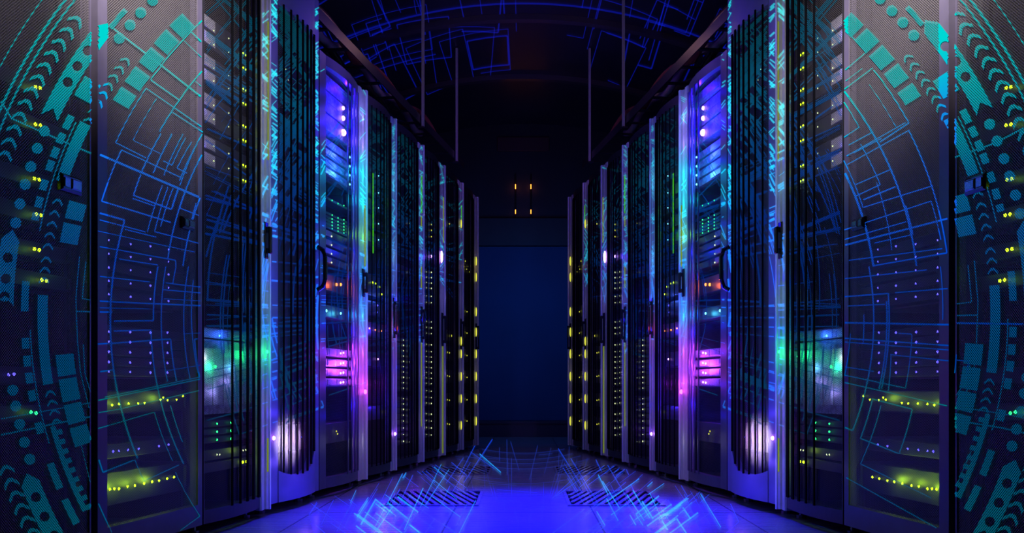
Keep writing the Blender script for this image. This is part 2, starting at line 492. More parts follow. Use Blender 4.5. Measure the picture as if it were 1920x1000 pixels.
# the wheel: concentric rings of marks round one centre
WC = (881.0, 590.0)
def polar(r, th):
    th = math.radians(th)
    return WC[0] - r * math.cos(th), WC[1] - r * math.sin(th)
def arc(r, t0, t1, n=None):
    n = n or max(2, int(abs(t1 - t0) / 0.8))
    return [polar(r, t0 + (t1 - t0) * k / n) for k in range(n + 1)]
def circle(c, r, n=14, sx=1.0): return [(c[0] + r * sx * math.cos(2 * math.pi * k / n), c[1] + r * math.sin(2 * math.pi * k / n)) for k in range(n)]
def sector(r0, r1, t0, t1): return arc(r0, t0, t1) + list(reversed(arc(r1, t0, t1)))
def chevron(r, th, w, dirn=1, thick=1.0):
    """arrow mark across a ring"""
    d = math.degrees(w / r) * dirn
    out, mid, inn = (r + w, th - 0.5 * d), (r, th + 0.3 * d), (r - w, th - 0.5 * d)
    k = thick * 0.52 * d
    return [polar(*out), polar(r + w * 0.35, th + 0.22 * d), polar(*mid), polar(r - w * 0.35, th + 0.22 * d), polar(*inn),
            polar(inn[0] + w * 0.05, inn[1] - k), polar(r - w * 0.3, th + 0.22 * d - k), polar(r, th + 0.3 * d - k), polar(r + w * 0.3, th + 0.22 * d - k), polar(out[0] - w * 0.05, out[1] - k)]
def band(side, r0, r1, t0, t1, holes, notch=True):
    m = (r0 + r1) / 2
    o = arc(r0, t0, t1) + ([polar(m, t1 + 1.3)] if notch else []) + list(reversed(arc(r1, t0, t1))) + ([polar(m, t0 + 1.3)] if notch else [])
    shape(side, [o] + [circle(polar(m, t), 9.5) for t in holes])

def gear(side, dr, dt):
    q = lambda r, t0, t1: arc(r + dr, t0 + dt, t1 + dt)
    S2 = lambda pts, wd: strip(side, flip(side, pts), wd, (2, 1), mirror=False)
    def sh(loops): shape(side, [flip(side, l) for l in loops])
    def flip(s, pts): return pts
    for rr, wd in ((997, 2), (962, 5), (948, 4)):
        S2(q(rr, 40, 8), wd)
    for k in range(12): sh([chevron(922 + dr, 37 - 1.62 * k + dt, 15)])
    for k in range(7): sh([chevron(918 + dr, -18.2 - 1.6 * k + dt, 15)])
    b = lambda *a: band(side, a[0] + dr, a[1] + dr, a[2] + dt, a[3] + dt, [h + dt for h in a[4]])
    b(855, 889, 25.0, 37.5, (30.0, 32.3, 34.6))
    b(857, 891, 1.0, 9.2, (2.2, 4.4, 7.0))
    b(866, 902, -30.5, -21.0, (-22.8, -25.4, -28.0))
    for th in (23.3, 21.0, 18.6, 16.3, 13.8, 11.4, -9.4, -11.4, -13.7, -16.0, -18.2):
        sh([circle(polar(870 + dr, th + dt), 10.5)])
    for t0, t1 in ((26.5, 24.6), (24.0, 22.6), (22.0, 20.6), (20.2, 18.8), (17.6, 16.2), (15.3, 13.9), (13.2, 12.2), (4.3, 0.4), (-3.0, -4.4), (-5.3, -6.7), (-7.5, -8.9), (-9.8, -11.2),
                   (-14.0, -15.5), (-19.5, -23.0), (-24.5, -28)):
        sh([sector(829 + dr, 843 + dr, t0 + dt, t1 + dt)])
    S2(q(823, 26, 11), 2.5); S2(q(826, -2, -17), 2.5)
    for t in [36.6 - 1.35 * k for k in range(8)] + [15.5, 13.9, 12.4, 10.9, 9.4, 7.6, 6.2, 4.8, -10.4, -11.7, -13.0, -14.3]:
        sh([chevron(802 + dr, t + dt, 10)])
    sh([sector(793 + dr, 812 + dr, 2.6 + dt, -9.4 + dt)])
    sh([sector(795 + dr, 817 + dr, 26.4 + dt, 18.0 + dt)])
    sh([sector(806 + dr, 816 + dr, -15 + dt, -27 + dt)])
    for k in range(9): sh([sector(796 + dr, 807 + dr, -15.6 - 1.35 * k + dt, -16.3 - 1.35 * k + dt)])
    for t0, t1 in ((46.3, 43.8), (43.2, 40.6), (40.0, 37.3), (36.6, 34.0), (33.2, 31.0), (15.9, 13.4), (12.8, 10.0), (-5.6, -8.6), (-9.0, -12.2), (-12.6, -15.4), (-15.9, -18.6)):
        sh([sector(748 + dr, 782 + dr, t0 + dt, t1 + dt)])
    for t in (38.2, 40.4, 42.5, 44.7): sh([circle(polar(838 + dr, t + dt), 10.5)])
    sh([sector(858 + dr, 868 + dr, 38.5 + dt, 41.5 + dt)]); sh([sector(815 + dr, 850 + dr, 29.0 + dt, 31.8 + dt)])

for side in (-1, 1):
    dx_ = 0 if side < 0 else -14
    for wd, pts in ((4, [(0,190),(20,222),(110,262),(170,288)]), (4, [(0,816),(60,804),(100,795),(168,782)]), (2.5, [(0,786),(90,770),(168,756)]), (2.5, [(148,480),(141,560),(144,640),(150,700),(166,766)]),
                    (2.5, [(160,490),(153,560),(168,563)]), (2.5, [(155,645),(158,700),(168,735)]), (3, [(141,584),(168,585)]), (2, [(150,830),(168,905)])):
        strip(side, [(x + dx_ * (20 < x < 165), y - dx_ * 0.5) for x, y in pts], wd * 0.8, (2, 1), mirror=False)
gear(-1, 0, 0)
gear(1, -16, 1.4)

def polarize(pts, c):
    """circuit lines run along rings and radii of the wheel: pull a traced line onto them"""
    q = []
    for x, y in pts:
        th = math.atan2(c[1] - y, abs(c[0] - x)); q.append([math.hypot(x - c[0], y - c[1]), th])
    radial = [abs(b[0] - a[0]) > abs(b[1] - a[1]) * (a[0] + b[0]) / 2 for a, b in zip(q, q[1:])]
    i = 0
    while i < len(radial):
        j = i
        while j + 1 < len(radial) and radial[j + 1] == radial[i]: j += 1
        run = q[i:j + 2]
        if radial[i]:
            m = sum(p[1] for p in run) / len(run); d = run[-1][1] - run[0][1]
            for k, p in enumerate(run): p[1] = m + 0.35 * d * (k / (len(run) - 1) - 0.5)
        else:
            m = sum(p[0] for p in run) / len(run); d = run[-1][0] - run[0][0]; t0, t1 = run[0][1], run[-1][1]
            for p in run: p[0] = m + 0.5 * d * ((p[1] - t0) / (t1 - t0) - 0.5 if abs(t1 - t0) > 1e-6 else 0)
        i = j + 1
    sx = 1 if pts[0][0] < c[0] else -1
    out = []
    for a, b in zip(q, q[1:]):
        n = max(1, int(abs(b[1] - a[1]) * a[0] / 12))
        for k in range(n):
            t = k / n; r, th = a[0] + (b[0] - a[0]) * t, a[1] + (b[1] - a[1]) * t
            out.append((c[0] - sx * r * math.cos(th), c[1] - r * math.sin(th)))
    r, th = q[-1]; out.append((c[0] - sx * r * math.cos(th), c[1] - r * math.sin(th)))
    return out
# digitised circuit rectangles of the second rack, left row
T = [
 (5, [(202,50),(247,82),(275,105),(302,125),(352,160),(378,178)]), (4, [(380,35),(357,60),(342,72),(302,125),(282,152),(335,186)]),
 (4, [(357,60),(380,81)]), (2, [(342,75),(380,110)]), (4, [(380,130),(355,160),(335,186),(322,208),(300,248)]),
 (3, [(272,297),(217,267),(224,250),(271,166),(325,200),(355,222)]), (2, [(292,184),(255,247),(249,265),(300,287)]),
 (3, [(322,212),(380,247)]), (3, [(330,205),(380,240)]), (2, [(365,152),(380,165)]),
 (6, [(182,290),(217,302),(262,322),(305,340),(335,355),(372,370)]),
 (4, [(227,281),(217,300),(200,347),(190,377),(225,390),(287,407),(320,417)]), (3, [(227,281),(265,300),(300,317),(340,332)]),
 (4, [(262,327),(250,367),(292,380),(320,395)]), (3, [(247,372),(290,387)]), (3, [(302,347),(290,385),(287,400),(275,435)]),
 (3, [(312,350),(302,390),(290,435),(330,445),(372,457)]), (3, [(322,352),(312,390),(300,425)]), (5, [(332,355),(322,392)]),
 (4, [(300,250),(282,290),(262,325)]), (4, [(320,250),(302,292),(287,325)]), (3, [(345,257),(330,295),(322,310),(305,302)]),
 (3, [(357,265),(342,300),(330,315),(350,325)]), (3, [(365,267),(352,307),(340,350)]),
 (4, [(377,275),(355,322),(340,390),(330,440),(315,487)]), (3, [(345,362),(337,390),(372,405)]),
 (5, [(182,398),(230,412),(235,415),(218,497),(215,515),(210,550),(206,587),(210,650),(217,717),(222,762),(230,795),(245,837),(252,862)]),
 (3, [(252,862),(267,900),(335,875)]), (3, [(182,410),(227,425),(272,435)]), (3, [(232,430),(292,445)]), (2, [(182,435),(305,460),(365,472)]),
 (3, [(182,462),(222,470),(280,480),(327,487),(330,500)]), (3, [(222,486),(295,497)]), (3, [(182,517),(217,522),(280,530)]),
 (4, [(182,562),(210,565),(255,569),(317,572),(375,575)]), (2, [(182,577),(280,580)]), (4, [(182,585),(210,586)]),
 (4, [(295,500),(290,550),(285,602),(212,602)]), (4, [(212,620),(285,620),(290,675),(295,722),(305,775),(320,825),(340,872)]),
 (4, [(182,644),(212,644),(320,637),(322,675),(330,715)]), (3, [(310,500),(305,537),(302,575),(305,650),(310,717)]),
 (3, [(330,500),(322,532),(310,531)]), (3, [(305,543),(375,550)]), (3, [(322,532),(375,539)]), (2, [(305,560),(375,565)]),
 (3, [(352,500),(347,575),(345,625),(352,712)]), (2, [(345,626),(375,625)]), (3, [(360,525),(360,600),(370,700)]), (4, [(370,635),(365,637),(372,707)]),
 (4, [(182,697),(210,695)]), (2.5, [(195,742),(255,732),(315,720),(375,710)]), (3, [(182,746),(290,729),(375,715)]), (2, [(310,695),(375,686)]),
 (2.5, [(182,767),(220,760),(300,752),(375,742)]), (2.5, [(182,802),(250,785),(290,774),(310,837),(322,865)]),
 (4, [(182,850),(190,885),(250,865)]), (3, [(320,760),(340,830)]), (2.5, [(330,885),(372,970),(330,1000)]), (3, [(182,935),(207,1000)]),
 (3, [(340,250),(322,292),(308,330)]), (3, [(376,250),(352,300),(338,340)]), (4, [(372,370),(352,440),(345,500)]), (3, [(364,380),(356,440)]),
]
for wd, pts in T: strip(-1, polarize(pts, (881.0, 590.0)), wd * 0.68, step=4.0)
T = [
 (4, [(1640,130),(1702,228),(1652,270)]), (2, [(1632,158),(1680,240)]), (3, [(1640,130),(1582,165)]), (3, [(1585,190),(1610,240),(1580,260)]),
 (3, [(1580,50),(1625,100),(1585,130)]), (2, [(1620,130),(1585,150)]), (5, [(1585,165),(1645,250),(1675,325),(1695,380),(1712,480),(1715,500)]),
 (4, [(1707,245),(1755,355),(1770,475),(1710,485),(1640,500)]), (3, [(1707,245),(1645,275),(1590,310)]), (3, [(1700,232),(1640,262),(1588,292)]),
 (3, [(1765,450),(1747,377),(1620,415),(1585,435)]), (3, [(1752,355),(1615,385),(1585,300)]), (5, [(1582,462),(1700,430),(1765,411),(1782,410)]),
 (3, [(1585,450),(1700,415)]), (3, [(1640,455),(1710,442)]), (6, [(1585,310),(1600,375),(1635,475),(1640,500)]), (3, [(1615,270),(1650,345),(1605,370)]),
 (3, [(1670,320),(1605,345)]), (4, [(1680,350),(1620,375)]), (3, [(1590,270),(1640,250)]), (3, [(1600,285),(1655,262)]), (3, [(1625,435),(1640,500)]),
 (4, [(1585,557),(1667,550),(1665,600),(1657,730)]), (3, [(1680,550),(1782,540)]), (4, [(1630,500),(1637,575),(1635,650),(1605,810),(1585,802)]),
 (4, [(1662,565),(1662,650),(1650,730)]), (5, [(1585,607),(1780,607)]), (5, [(1790,607),(1920,607)]), (4, [(1585,637),(1780,645)]), (3, [(1585,645),(1780,652)]),
 (3, [(1685,625),(1710,627),(1700,727),(1585,705)]), (3, [(1670,667),(1780,675)]), (3, [(1792,676),(1817,677),(1810,725)]), (3, [(1580,720),(1778,757)]), (3, [(1785,757),(1792,665)]),
 (3.5, [(1635,750),(1710,765),(1690,850),(1615,825),(1635,750)]), (3, [(1650,760),(1615,875),(1750,930)]), (3, [(1585,900),(1760,985)]),
 (2, [(1765,500),(1768,600)]), (3, [(1595,625),(1585,705)]), (3, [(1620,590),(1620,645)]), (3, [(1668,665),(1670,735)]), (3, [(1585,520),(1740,510)]),
 (3, [(1700,385),(1712,440)]), (2.5, [(1650,340),(1660,400),(1668,470)]), (3, [(1590,480),(1770,478)]), (3, [(1590,575),(1660,570)]), (3, [(1585,690),(1640,695)]),
]
for wd, pts in T: strip(1, polarize(pts, (1081.0, 590.0)), wd * 0.68, step=4.0)

# crossing lattice on the doors behind
def lattice(side, seed, n, x0, x1, y0, y1, mats=(3, 4), widths=(1.3, 1.8, 2.4, 3.6), short=60, long=190):
    """long straight radials and shallow arcs round the wheel centres of both halves"""
    rnd = random.Random(seed)
    for _ in range(n):
        cx, cy = rnd.choice((881.0, 1081.0)), 575 + rnd.choice((-30, 0, 30))
        x, y = rnd.uniform(x0, x1), rnd.uniform(y0, y1)
        r = math.hypot(x - cx, y - cy); th = math.atan2(cy - y, cx - x); L = rnd.uniform(short, long)
        if rnd.random() < 0.5:
            pts = [(x + math.cos(th) * t, y + math.sin(th) * t) for t in (-L / 2, L / 2)]
        else:
            pts = [(cx - r * math.cos(th + a), cy - r * math.sin(th + a)) for a in [L / r * (k / 6 - 0.5) for k in range(7)]]
        wd = rnd.choice(widths); off = rnd.choice((0, 0, 5, 8))
        for o in ((0, off) if off else (0,)):
            q = []
            for (xa, ya), (xb, yb) in zip(pts, pts[1:]):
                m_ = max(1, int(math.hypot(xb - xa, yb - ya) / 4)); q += [(xa + (xb - xa) * j / m_ + o, ya + (yb - ya) * j / m_) for j in range(m_)]
            for a, b in zip(q, q[1:]):
                if x0 <= a[0] <= x1 and x0 <= b[0] <= x1 and y0 - 10 <= a[1] <= y1 + 10:
                    strip(side, [a, b] if side < 0 else [(2 * CX - a[0], a[1]), (2 * CX - b[0], b[1])], wd, mats, 6.0)
LONG = [(2.4, [(382,712),(505,682),(600,660)]), (3.0, [(382,732),(505,700),(600,668)]), (2.0, [(382,698),(505,672)]), (2.6, [(382,790),(448,772),(520,748),(596,716)]),
        (2.2, [(420,718),(428,755),(448,815),(520,790),(606,762),(590,720)]), (3.0, [(422,700),(436,770)]), (3.0, [(432,700),(444,768)]), (2.4, [(440,700),(443,735),(456,790)]),
        (2.4, [(524,700),(541,770)]), (2.4, [(534,696),(549,760)]), (2.2, [(527,768),(600,735)]), (2.6, [(530,800),(545,786),(606,764)]), (2.0, [(606,745),(690,716)]),
        (2.2, [(382,560),(505,572),(600,578)]), (3.0, [(382,590),(505,596),(600,596)]), (2.2, [(382,612),(505,614),(600,612)]), (2.0, [(382,640),(505,632),(600,624)]), (3.4, [(450,560),(452,640),(462,690)]), (2.4, [(466,560),(467,640)])]
for side in (-1, 1):
    for wd, pts in LONG: strip(side, pts, wd, (3, 4), mirror=False)
    W3 = (1.4, 2.0, 2.8, 3.6)
    lattice(side, 5 + side, 46, 382, 506, -10, 430, widths=W3, short=90, long=260)
    lattice(side, 6 + side, 30, 382, 506, 420, 740, widths=W3, short=90, long=260)
    lattice(side, 15 + side, 90, 507, 600, -10, 470, widths=W3, short=90, long=260)
    lattice(side, 19 + side, 26, 507, 600, 470, 740, widths=W3)
    lattice(side, 25 + side, 44, 600, 690, 60, 660, widths=(1.2, 1.8, 2.6), short=80, long=220)
    lattice(side, 35 + side, 110, 690, 800, 190, 660, widths=(1.2, 1.6, 2.2), short=60, long=200)
    lattice(side, 45 + side, 40, 797, 870, 310, 560, widths=(1.0, 1.4), short=50, long=120)

for (side, i), (V, F, K) in GRAPH.items():
    if F:
        o = link_mesh('circuit_graphic', V, F, [M['film_mesh'], M['film'], M['film_dim'], M['film_far' if i < 5 else 'film_back'], M['film_post' if i < 5 else 'film_post_back']], DOOR[side, i], K)
        tag(o, 'luminous graphic of gear rings' if i == 0 else 'luminous graphic of thin circuit lines', kind='stuff')

# ------------------------------------------------------------------ servers and other things inside the racks
SERVERS = {}     # (side, rack) -> list of dict
def server(i, z0, z1, lamps=(), look='black rack server', mat='server', grille=None, dep=0.045, name='rack_server', bays=0):
    """lamps: (u, z, kind, size); everything for the left row, the right row mirrors it"""
    SERVERS.setdefault(i, []).append(dict(z0=z0, z1=z1, lamps=list(lamps), look=look, mat=mat, grille=grille, dep=dep, name=name, bays=bays))

def spot(i, px, py, dep=0.04):
    u, z = onrow(px, py, dep); r = SPEC[i]
    return min(max(u - r['u0'], 0.05), r['W'] - 0.05), z
def lamps(i, pts, kind, size, dep=0.04):
    return [(*spot(i, x, y, dep), kind, size) for x, y in pts]
def around(i, pts, kind, size, hh, look, **k):
    """one server whose face carries these lamps"""
    L = lamps(i, pts, kind, size); z = sum(l[1] for l in L) / len(L)
    server(i, z - hh, z + hh, [(u, max(z - hh + size, min(z + hh - size, zz)), kk, s) for u, zz, kk, s in L], look, **k)

YG, BL = 'yg', 'blue'
# first rack
for x, y, k in ((65,163,YG),(65,233,YG),(63,335,YG),(67,402,YG),(63,467,YG),(77,525,YG),(57,773,'green')):
    around(0, [(x, y), (x + 9, y + 2)], k, 0.0050, 0.021, 'black rack server with one bright yellow-green lamp')
around(0, [(15,703),(25,702)], BL, 0.004, 0.021, 'black rack server with a small blue lamp')
# second rack
for y in (462, 486, 511, 536, 561):
    around(1, [(203,y-9),(244,y-4),(281,y),(315,y+4)], BL, 0.0034, 0.017, 'thin black rack server with four blue pinpoints')
for y in (622, 641, 660, 679, 697):
    around(1, [(203,y),(243,y+1),(281,y+2),(313,y+2)], BL, 0.0038, 0.0135, 'thin black rack server with four blue pinpoints')
around(1, [(195,762),(209,760),(222,758),(240,757),(258,757),(270,756),(300,750),(305,746),(313,751),(330,750),(342,743),(358,748)], YG, 0.0038, 0.035,
       'dark network switch with a row of yellow-green lamps', name='network_switch')
around(1, [(195,849),(211,847),(222,846),(239,844),(259,842),(297,837),(315,834)], BL, 0.0036, 0.022, 'dark network switch with a row of small blue lamps', name='network_switch')
around(1, [(192,922),(205,918),(213,917),(222,917),(238,913),(252,911),(269,907),(284,904),(297,902),(312,898),(325,895)], YG, 0.0044, 0.05,
       'dark network switch with the brightest row of yellow lamps', name='network_switch')
# third rack
for y, k in ((46,1),(72,1),(116,1),(140,1),(186,1),(212,1),(262,1),(290,1)):
    u, z = spot(2, 392, y)
    a = lamps(2, [(400, y+12),(428, y+26)], 'pale', 0.0030) + lamps(2, [(455, y+56),(460, y+59),(463, y+55)], YG, 0.0042)
    z = a[1][1]
    server(2, z - 0.030, z + 0.030, [(p, max(z - .026, min(z + .026, q)), r_, s) for p, q, r_, s in a], 'rack server with pale grille and tiny green lamps', grille=(0.02, 0.14))
a = lamps(2, [(400,688),(462,659),(462,667)], 'green', 0.006)
z0, z1 = spot(2, 430, 775)[1], spot(2, 430, 640)[1]
server(2, z0, z1, a, 'tall grey blade chassis with green lamps', grille=(0.03, 0.40), mat='server_blue', name='blade_chassis', bays=5)
z2 = spot(2, 430, 618)[1]
server(2, z1 + 0.006, z2, lamps(2, [(411,630)], 'cyan', 0.004), 'bare steel rack server on top of the blade chassis', mat='server_blue', grille=(0.05, 0.38))
for k, y in enumerate((796, 811, 826)):
    around(2, [(379,y),(406,y-1),(432,y-3)], 'green', 0.0042, 0.0115, 'thin black disk shelf with three green lamps', name='disk_shelf')
around(2, [(406,853),(411,853),(455,845),(460,844)], 'pale', 0.0034, 0.020, 'black rack server with small white display')
around(2, [(454,867),(461,866)], YG, 0.0056, 0.018, 'black rack server with one pair of yellow lamps')
# fourth rack
around(3, [(535,130),(540,150)], 'pale', 0.0022, 0.06, 'black rack server with two faint lamps')
around(3, [(565,820),(578,815)], 'blue', 0.0025, 0.06, 'dark rack server in front of which the white light falls')
# fifth rack
server(4, 1.972, 2.045, [], 'tall steel unit above the starry lamps', mat='server_blue')
for y, s, lk in ((203,0.011,'smaller'),(222,0.013,'middle'),(249,0.018,'largest')):
    around(4, [(642,y)], 'violet', s, 0.0255 if y < 240 else 0.04, 'blue-lit power unit with the %s white-violet lamp' % lk, mat='server_blue', name='power_unit')
for k, y in enumerate((291, 308, 325, 342)):
    around(4, [(655,y+4)], 'cyan', 0.0055, 0.018, 'steel disk shelf with one cyan lamp', mat='server_blue', grille=(0.06, 0.30), name='disk_shelf')
for y in (382, 409, 416, 422, 428, 434):
    around(4, [(622,y+1),(633,y),(644,y+2),(652,y+3)], 'green', 0.0036, 0.0065, 'slim black rack server with four green lamps')
for y in (446, 462, 478, 494):
    around(4, [(621,y),(651,y+1)], 'pale', 0.0042, 0.0165, 'black rack server with white display', grille=(0.16, 0.24))
around(4, [(630,534),(638,534)], 'orange', 0.008, 0.04, 'black rack server with a bright orange lamp')
around(4, [(611,583),(638,588)], 'cyan', 0.0065, 0.03, 'black rack server with one cyan star lamp')
for k, y in enumerate((663, 682, 700, 718)):
    around(4, [(636,y),(641,y-1)], 'violet', 0.0055, 0.020, 'disk shelf with violet lit drives', mat='server_blue', bays=4, name='disk_shelf')
around(4, [(630,809),(632,814)], 'yellow', 0.0045, 0.05, 'dark rack server with a single yellow lamp')
# sixth rack
around(5, [(715,552),(712,538),(704,532),(698,530)], YG, 0.0050, 0.06, 'black rack server with a string of yellow-green lamps')
for y in (330, 362, 390, 420, 450): around(5, [(709,y)], 'cyan', 0.0038, 0.03, 'black rack server with one pale blue lamp')
around(5, [(703,619),(714,621),(692,616)], 'orange', 0.0055, 0.04, 'black rack server with three orange lamps')
around(5, [(706,586),(707,573)], 'blue', 0.0055, 0.04, 'black rack server with two blue lamps')
around(5, [(719,773),(724,773)], 'yellow', 0.0055, 0.04, 'black rack server with two yellow bars')
around(5, [(708,674)], 'violet', 0.0055, 0.04, 'black rack server with one violet lamp')
# seventh, eighth: columns of dots
around(6, [(766,419)], 'yellow', 0.0055, 0.03, 'black rack server with one lone yellow lamp')
around(6, [(766,511)], 'pale', 0.0045, 0.03, 'black rack server with one lone white lamp')
for y in list(range(638, 730, 10)) + [748, 758, 768, 779, 790, 803, 815, 828]:
    around(6, [(756,y),(766,y+1)], 'pale', 0.0036 if y % 3 else 0.0048, 0.0155, 'thin black rack server with two pale dots')
for y in (421, 432, 444): around(7, [(808,y)], 'yellow', 0.0055, 0.018, 'black rack server with one yellow dot')
around(7, [(807,481)], 'violet', 0.0105, 0.035, 'black rack server with a bright blue-violet lamp')
for y in (510, 520, 530, 540, 555, 567) + (603, 614, 625, 646, 659, 669, 678, 689, 699, 709, 719, 733, 745, 756, 776, 789, 802, 815):
    around(7, [(800,y),(808,y+1)], 'pale', 0.0038 if y % 2 else 0.0050, 0.0165, 'thin black rack server with two pale dots')
# ninth, tenth
around(8, [(842,420)], 'yellow', 0.006, 0.03, 'black rack server with one yellow dot')
around(8, [(845,630)], 'yellow', 0.0095, 0.04, 'black rack server with a big yellow lamp')
for y in (661, 705, 750, 795): around(8, [(839,y),(842,y+1)], 'yellow', 0.0055, 0.05, 'black rack server with two side-by-side yellow dots')
around(9, [(872,486),(877,500),(874,505),(880,510)], 'yellow', 0.006, 0.06, 'black rack server with a cluster of orange-yellow dots')
for y in (583, 623, 665, 706, 748, 788): around(9, [(873,y),(875,y+2)], 'yellow', 0.0055, 0.05, 'black rack server with two side-by-side yellow dots')

def build_servers():
    for i, L in SERVERS.items():
        L.sort(key=lambda s: s['z0'])
        for a, b in zip(L, L[1:]):            # keep neighbours apart
            if b['z0'] < a['z1'] + 0.002:
                m = (a['z1'] + b['z0']) / 2; a['z1'], b['z0'] = m - 0.001, m + 0.001
                if b['z1'] - b['z0'] < 0.010: b['z1'] = b['z0'] + 0.010
        r = SPEC[i]; W = r['W']
        count = {}
        for s in L: count[s['look']] = count.get(s['look'], 0) + 1
        for side in (-1, 1):
            sg = 1 if side < 0 else -1; root = ROOT[side, i]; prev = 0.02; seen = {}
            for s in L:
                z0, z1, f = s['z0'], s['z1'], s['dep']
                d1 = f + (0.5 if i < 5 else 0.3)
                base = empty(s['name'], root.location + Vector((0, 0, z0)), root.rotation_euler.z)
                m = MB(sg); e = 0.040; H_ = z1 - z0
                m.bevbox(e, W - e, f, d1, 0.0, H_, 0.0015)
                m.build('chassis', M[s['mat']], base)
                if i < 5:
                    for u in (e + 0.004, W - e - 0.014):
                        q = MB(sg); q.bevbox(u, u + 0.010, f - 0.012, f - 0.001, H_ * 0.15, H_ * 0.85, 0.002); q.build('handle', M['black'], base)
                if s['grille']:
                    a, b = s['grille']; q = MB(sg); q.bevbox(a + 0.03, b + 0.03, f - 0.005, f - 0.0005, H_ * 0.12, H_ * 0.88, 0.001)
                    tag(q.build('vent_grille', M['face'], base), 'pale speckled grille')
                for k in range(s['bays']):
                    a = 0.06 + k * (W - 0.14) / s['bays']; q = MB(sg)
                    q.bevbox(a, a + (W - 0.14) / s['bays'] - 0.008, f - 0.010, f - 0.006, H_ * 0.12, H_ * 0.88, 0.001)
                    q.build('drive_bay', M['face'], base)
                for u, z, kd, sz in s['lamps']:
                    led(base, max(e + sz, min(W - e - sz, u)), f - 0.0115 if s['bays'] else f - 0.006, max(0.2 * H_, min(0.8 * H_, z - z0)), kd, sz, sg)
                seen[s['look']] = seen.get(s['look'], 0) + 1; n, c = seen[s['look']], count[s['look']]
                lab = s['look'] + (', %s from bottom' % (ORD[n - 1]) if c > 1 else '')
                lab += ', %s %s-row rack' % (ORD[i], SIDE[side])
                tag(base, lab, 'switch' if s['name'] == 'network_switch' else 'server', 'servers in the %s rack of the %s row' % (ORD[i], SIDE[side]))
                if z0 - prev > 0.03:
                    q = MB(sg); q.box(0.022, W - 0.022, f + 0.055, d1 - 0.02, z0 - 0.006, z0 - 0.001); q.build('shelf', M['black'], root)
                prev = z1
build_servers()

# ------------------------------------------------------------------ glow of status lamps, and added lights without fixtures that tint the doors
def light(name, kind, loc, col, watts, size=0.01, aim=None, cone=60, blend=0.8):
    l = bpy.data.lights.new(name, kind); l.color = col[:3] if len(col) == 4 else col; l.energy = watts
    if kind == 'AREA': l.size = size
    else: l.shadow_soft_size = size
    if kind == 'SPOT': l.spot_size = math.radians(cone); l.spot_blend = blend
    o = bpy.data.objects.new(name, l); C.objects.link(o); o.location = loc
    if aim is not None:
        o.rotation_euler = (Vector(aim) - Vector(loc)).to_track_quat('-Z', 'Y').to_euler()
    return o
def lit(px, py, dep, rgb, watts, size=0.008):  # glow at status lamps, and added fill elsewhere inside racks
    for side in (-1, 1):
        u, z = onrow(px, py, dep)
        light('lamp_glow', 'POINT', world(side, u, dep, z), srgb(*rgb), watts, size)

def post_lamp(i, px, py, kind, size, depth=-0.02, tall=1.0, name='indicator_lamp'):
    """small lamp standing on the door's stile"""
    for side in (-1, 1):
        u, z = onrow(px, py, depth); led(DOOR[side, i], u - SPEC[i]['u0'], depth + 0.004, z, kind, size, 1 if side < 0 else -1, name, tall)
def strip_light(i, px, y0, y1, mat, wd=0.006, depth=-0.010):
    for side in (-1, 1):
        sg = 1 if side < 0 else -1
        u, za = onrow(px, y0, depth); zb = onrow(px, y1, depth)[1]; u -= SPEC[i]['u0']
        m = MB(sg); m.bevbox(u - wd, u + wd, depth, depth + 0.003, zb, za, min(0.001, wd * 0.4))
        m.build('light_strip', M[mat], DOOR[side, i])

def spill(px, py, off, rgb, watts, size=0.01):
    """glow of a lamp `off` in front of the door surface seen at that pixel"""
    for side in (-1, 1):
        u, z = onrow(px, py, -0.01)
        light('lamp_glow', 'POINT', world(side, u, -0.01 - off, z), srgb(*rgb), watts, size)
def spot_on(px, py, off, rgb, watts, cone):  # added spot out in the aisle, no lamp hangs there
    for side in (-1, 1):
        u, z = onrow(px, py, -0.01)
        light('lamp_beam', 'SPOT', world(side, u + 0.05, -0.01 - off, z), srgb(*rgb), watts, 0.008, world(side, u, 0.0, z), cone, 1.0)
# second rack's switches
for x, y, e in ((222,757,.10),(305,747,.12),(260,757,.05),(222,914,.22),(290,900,.26),(255,906,.15),(275,870,.14),(230,880,.10)): lit(x, y, 0.025, (190,255,20), e)
for x, y in ((65,163),(65,233),(63,335),(67,402),(63,467),(77,525),(57,773)): lit(x, y, 0.030, (150,255,30), 0.012)
lit(120, 510, 0.025, (80, 190, 40), 0.03)
# third rack
lit(400,688,0.02,(30,255,160),0.25); lit(440,690,0.02,(90,180,235),0.16); lit(425,630,0.02,(40,90,255),0.35)
lit(465,665,0.01,(20,255,120),0.30)
spill(496,660,0.05,(20,255,150),0.30)
for y in (60,130,200,275): lit(388, y, 0.025, (120,110,255), 0.10)
lit(390,672,0.02,(205,230,235),0.16); lit(410,735,0.015,(140,130,225),0.16); lit(436,715,0.015,(140,130,225),0.12)  # added fill to brighten the blade chassis
lit(452,845,0.025,(200,255,30),0.04)
strip_light(2, 503, 822, 885, 'strip_yg', 0.003)
post_lamp(2, 502, 660, 'green', 0.007)
spill(497,250,0.12,(200,235,225),0.16); spill(497,350,0.12,(170,235,235),0.16); spill(497,450,0.12,(200,235,235),0.14); spill(497,140,0.14,(240,232,215),0.18); spill(497,20,0.14,(240,232,220),0.18)
strip_light(2, 503.5, 40, 300, 'strip_yg', 0.002)
spill(497,560,0.10,(160,235,230),0.14); spill(497,760,0.12,(225,220,205),0.10); spill(497,880,0.14,(225,220,205),0.10)
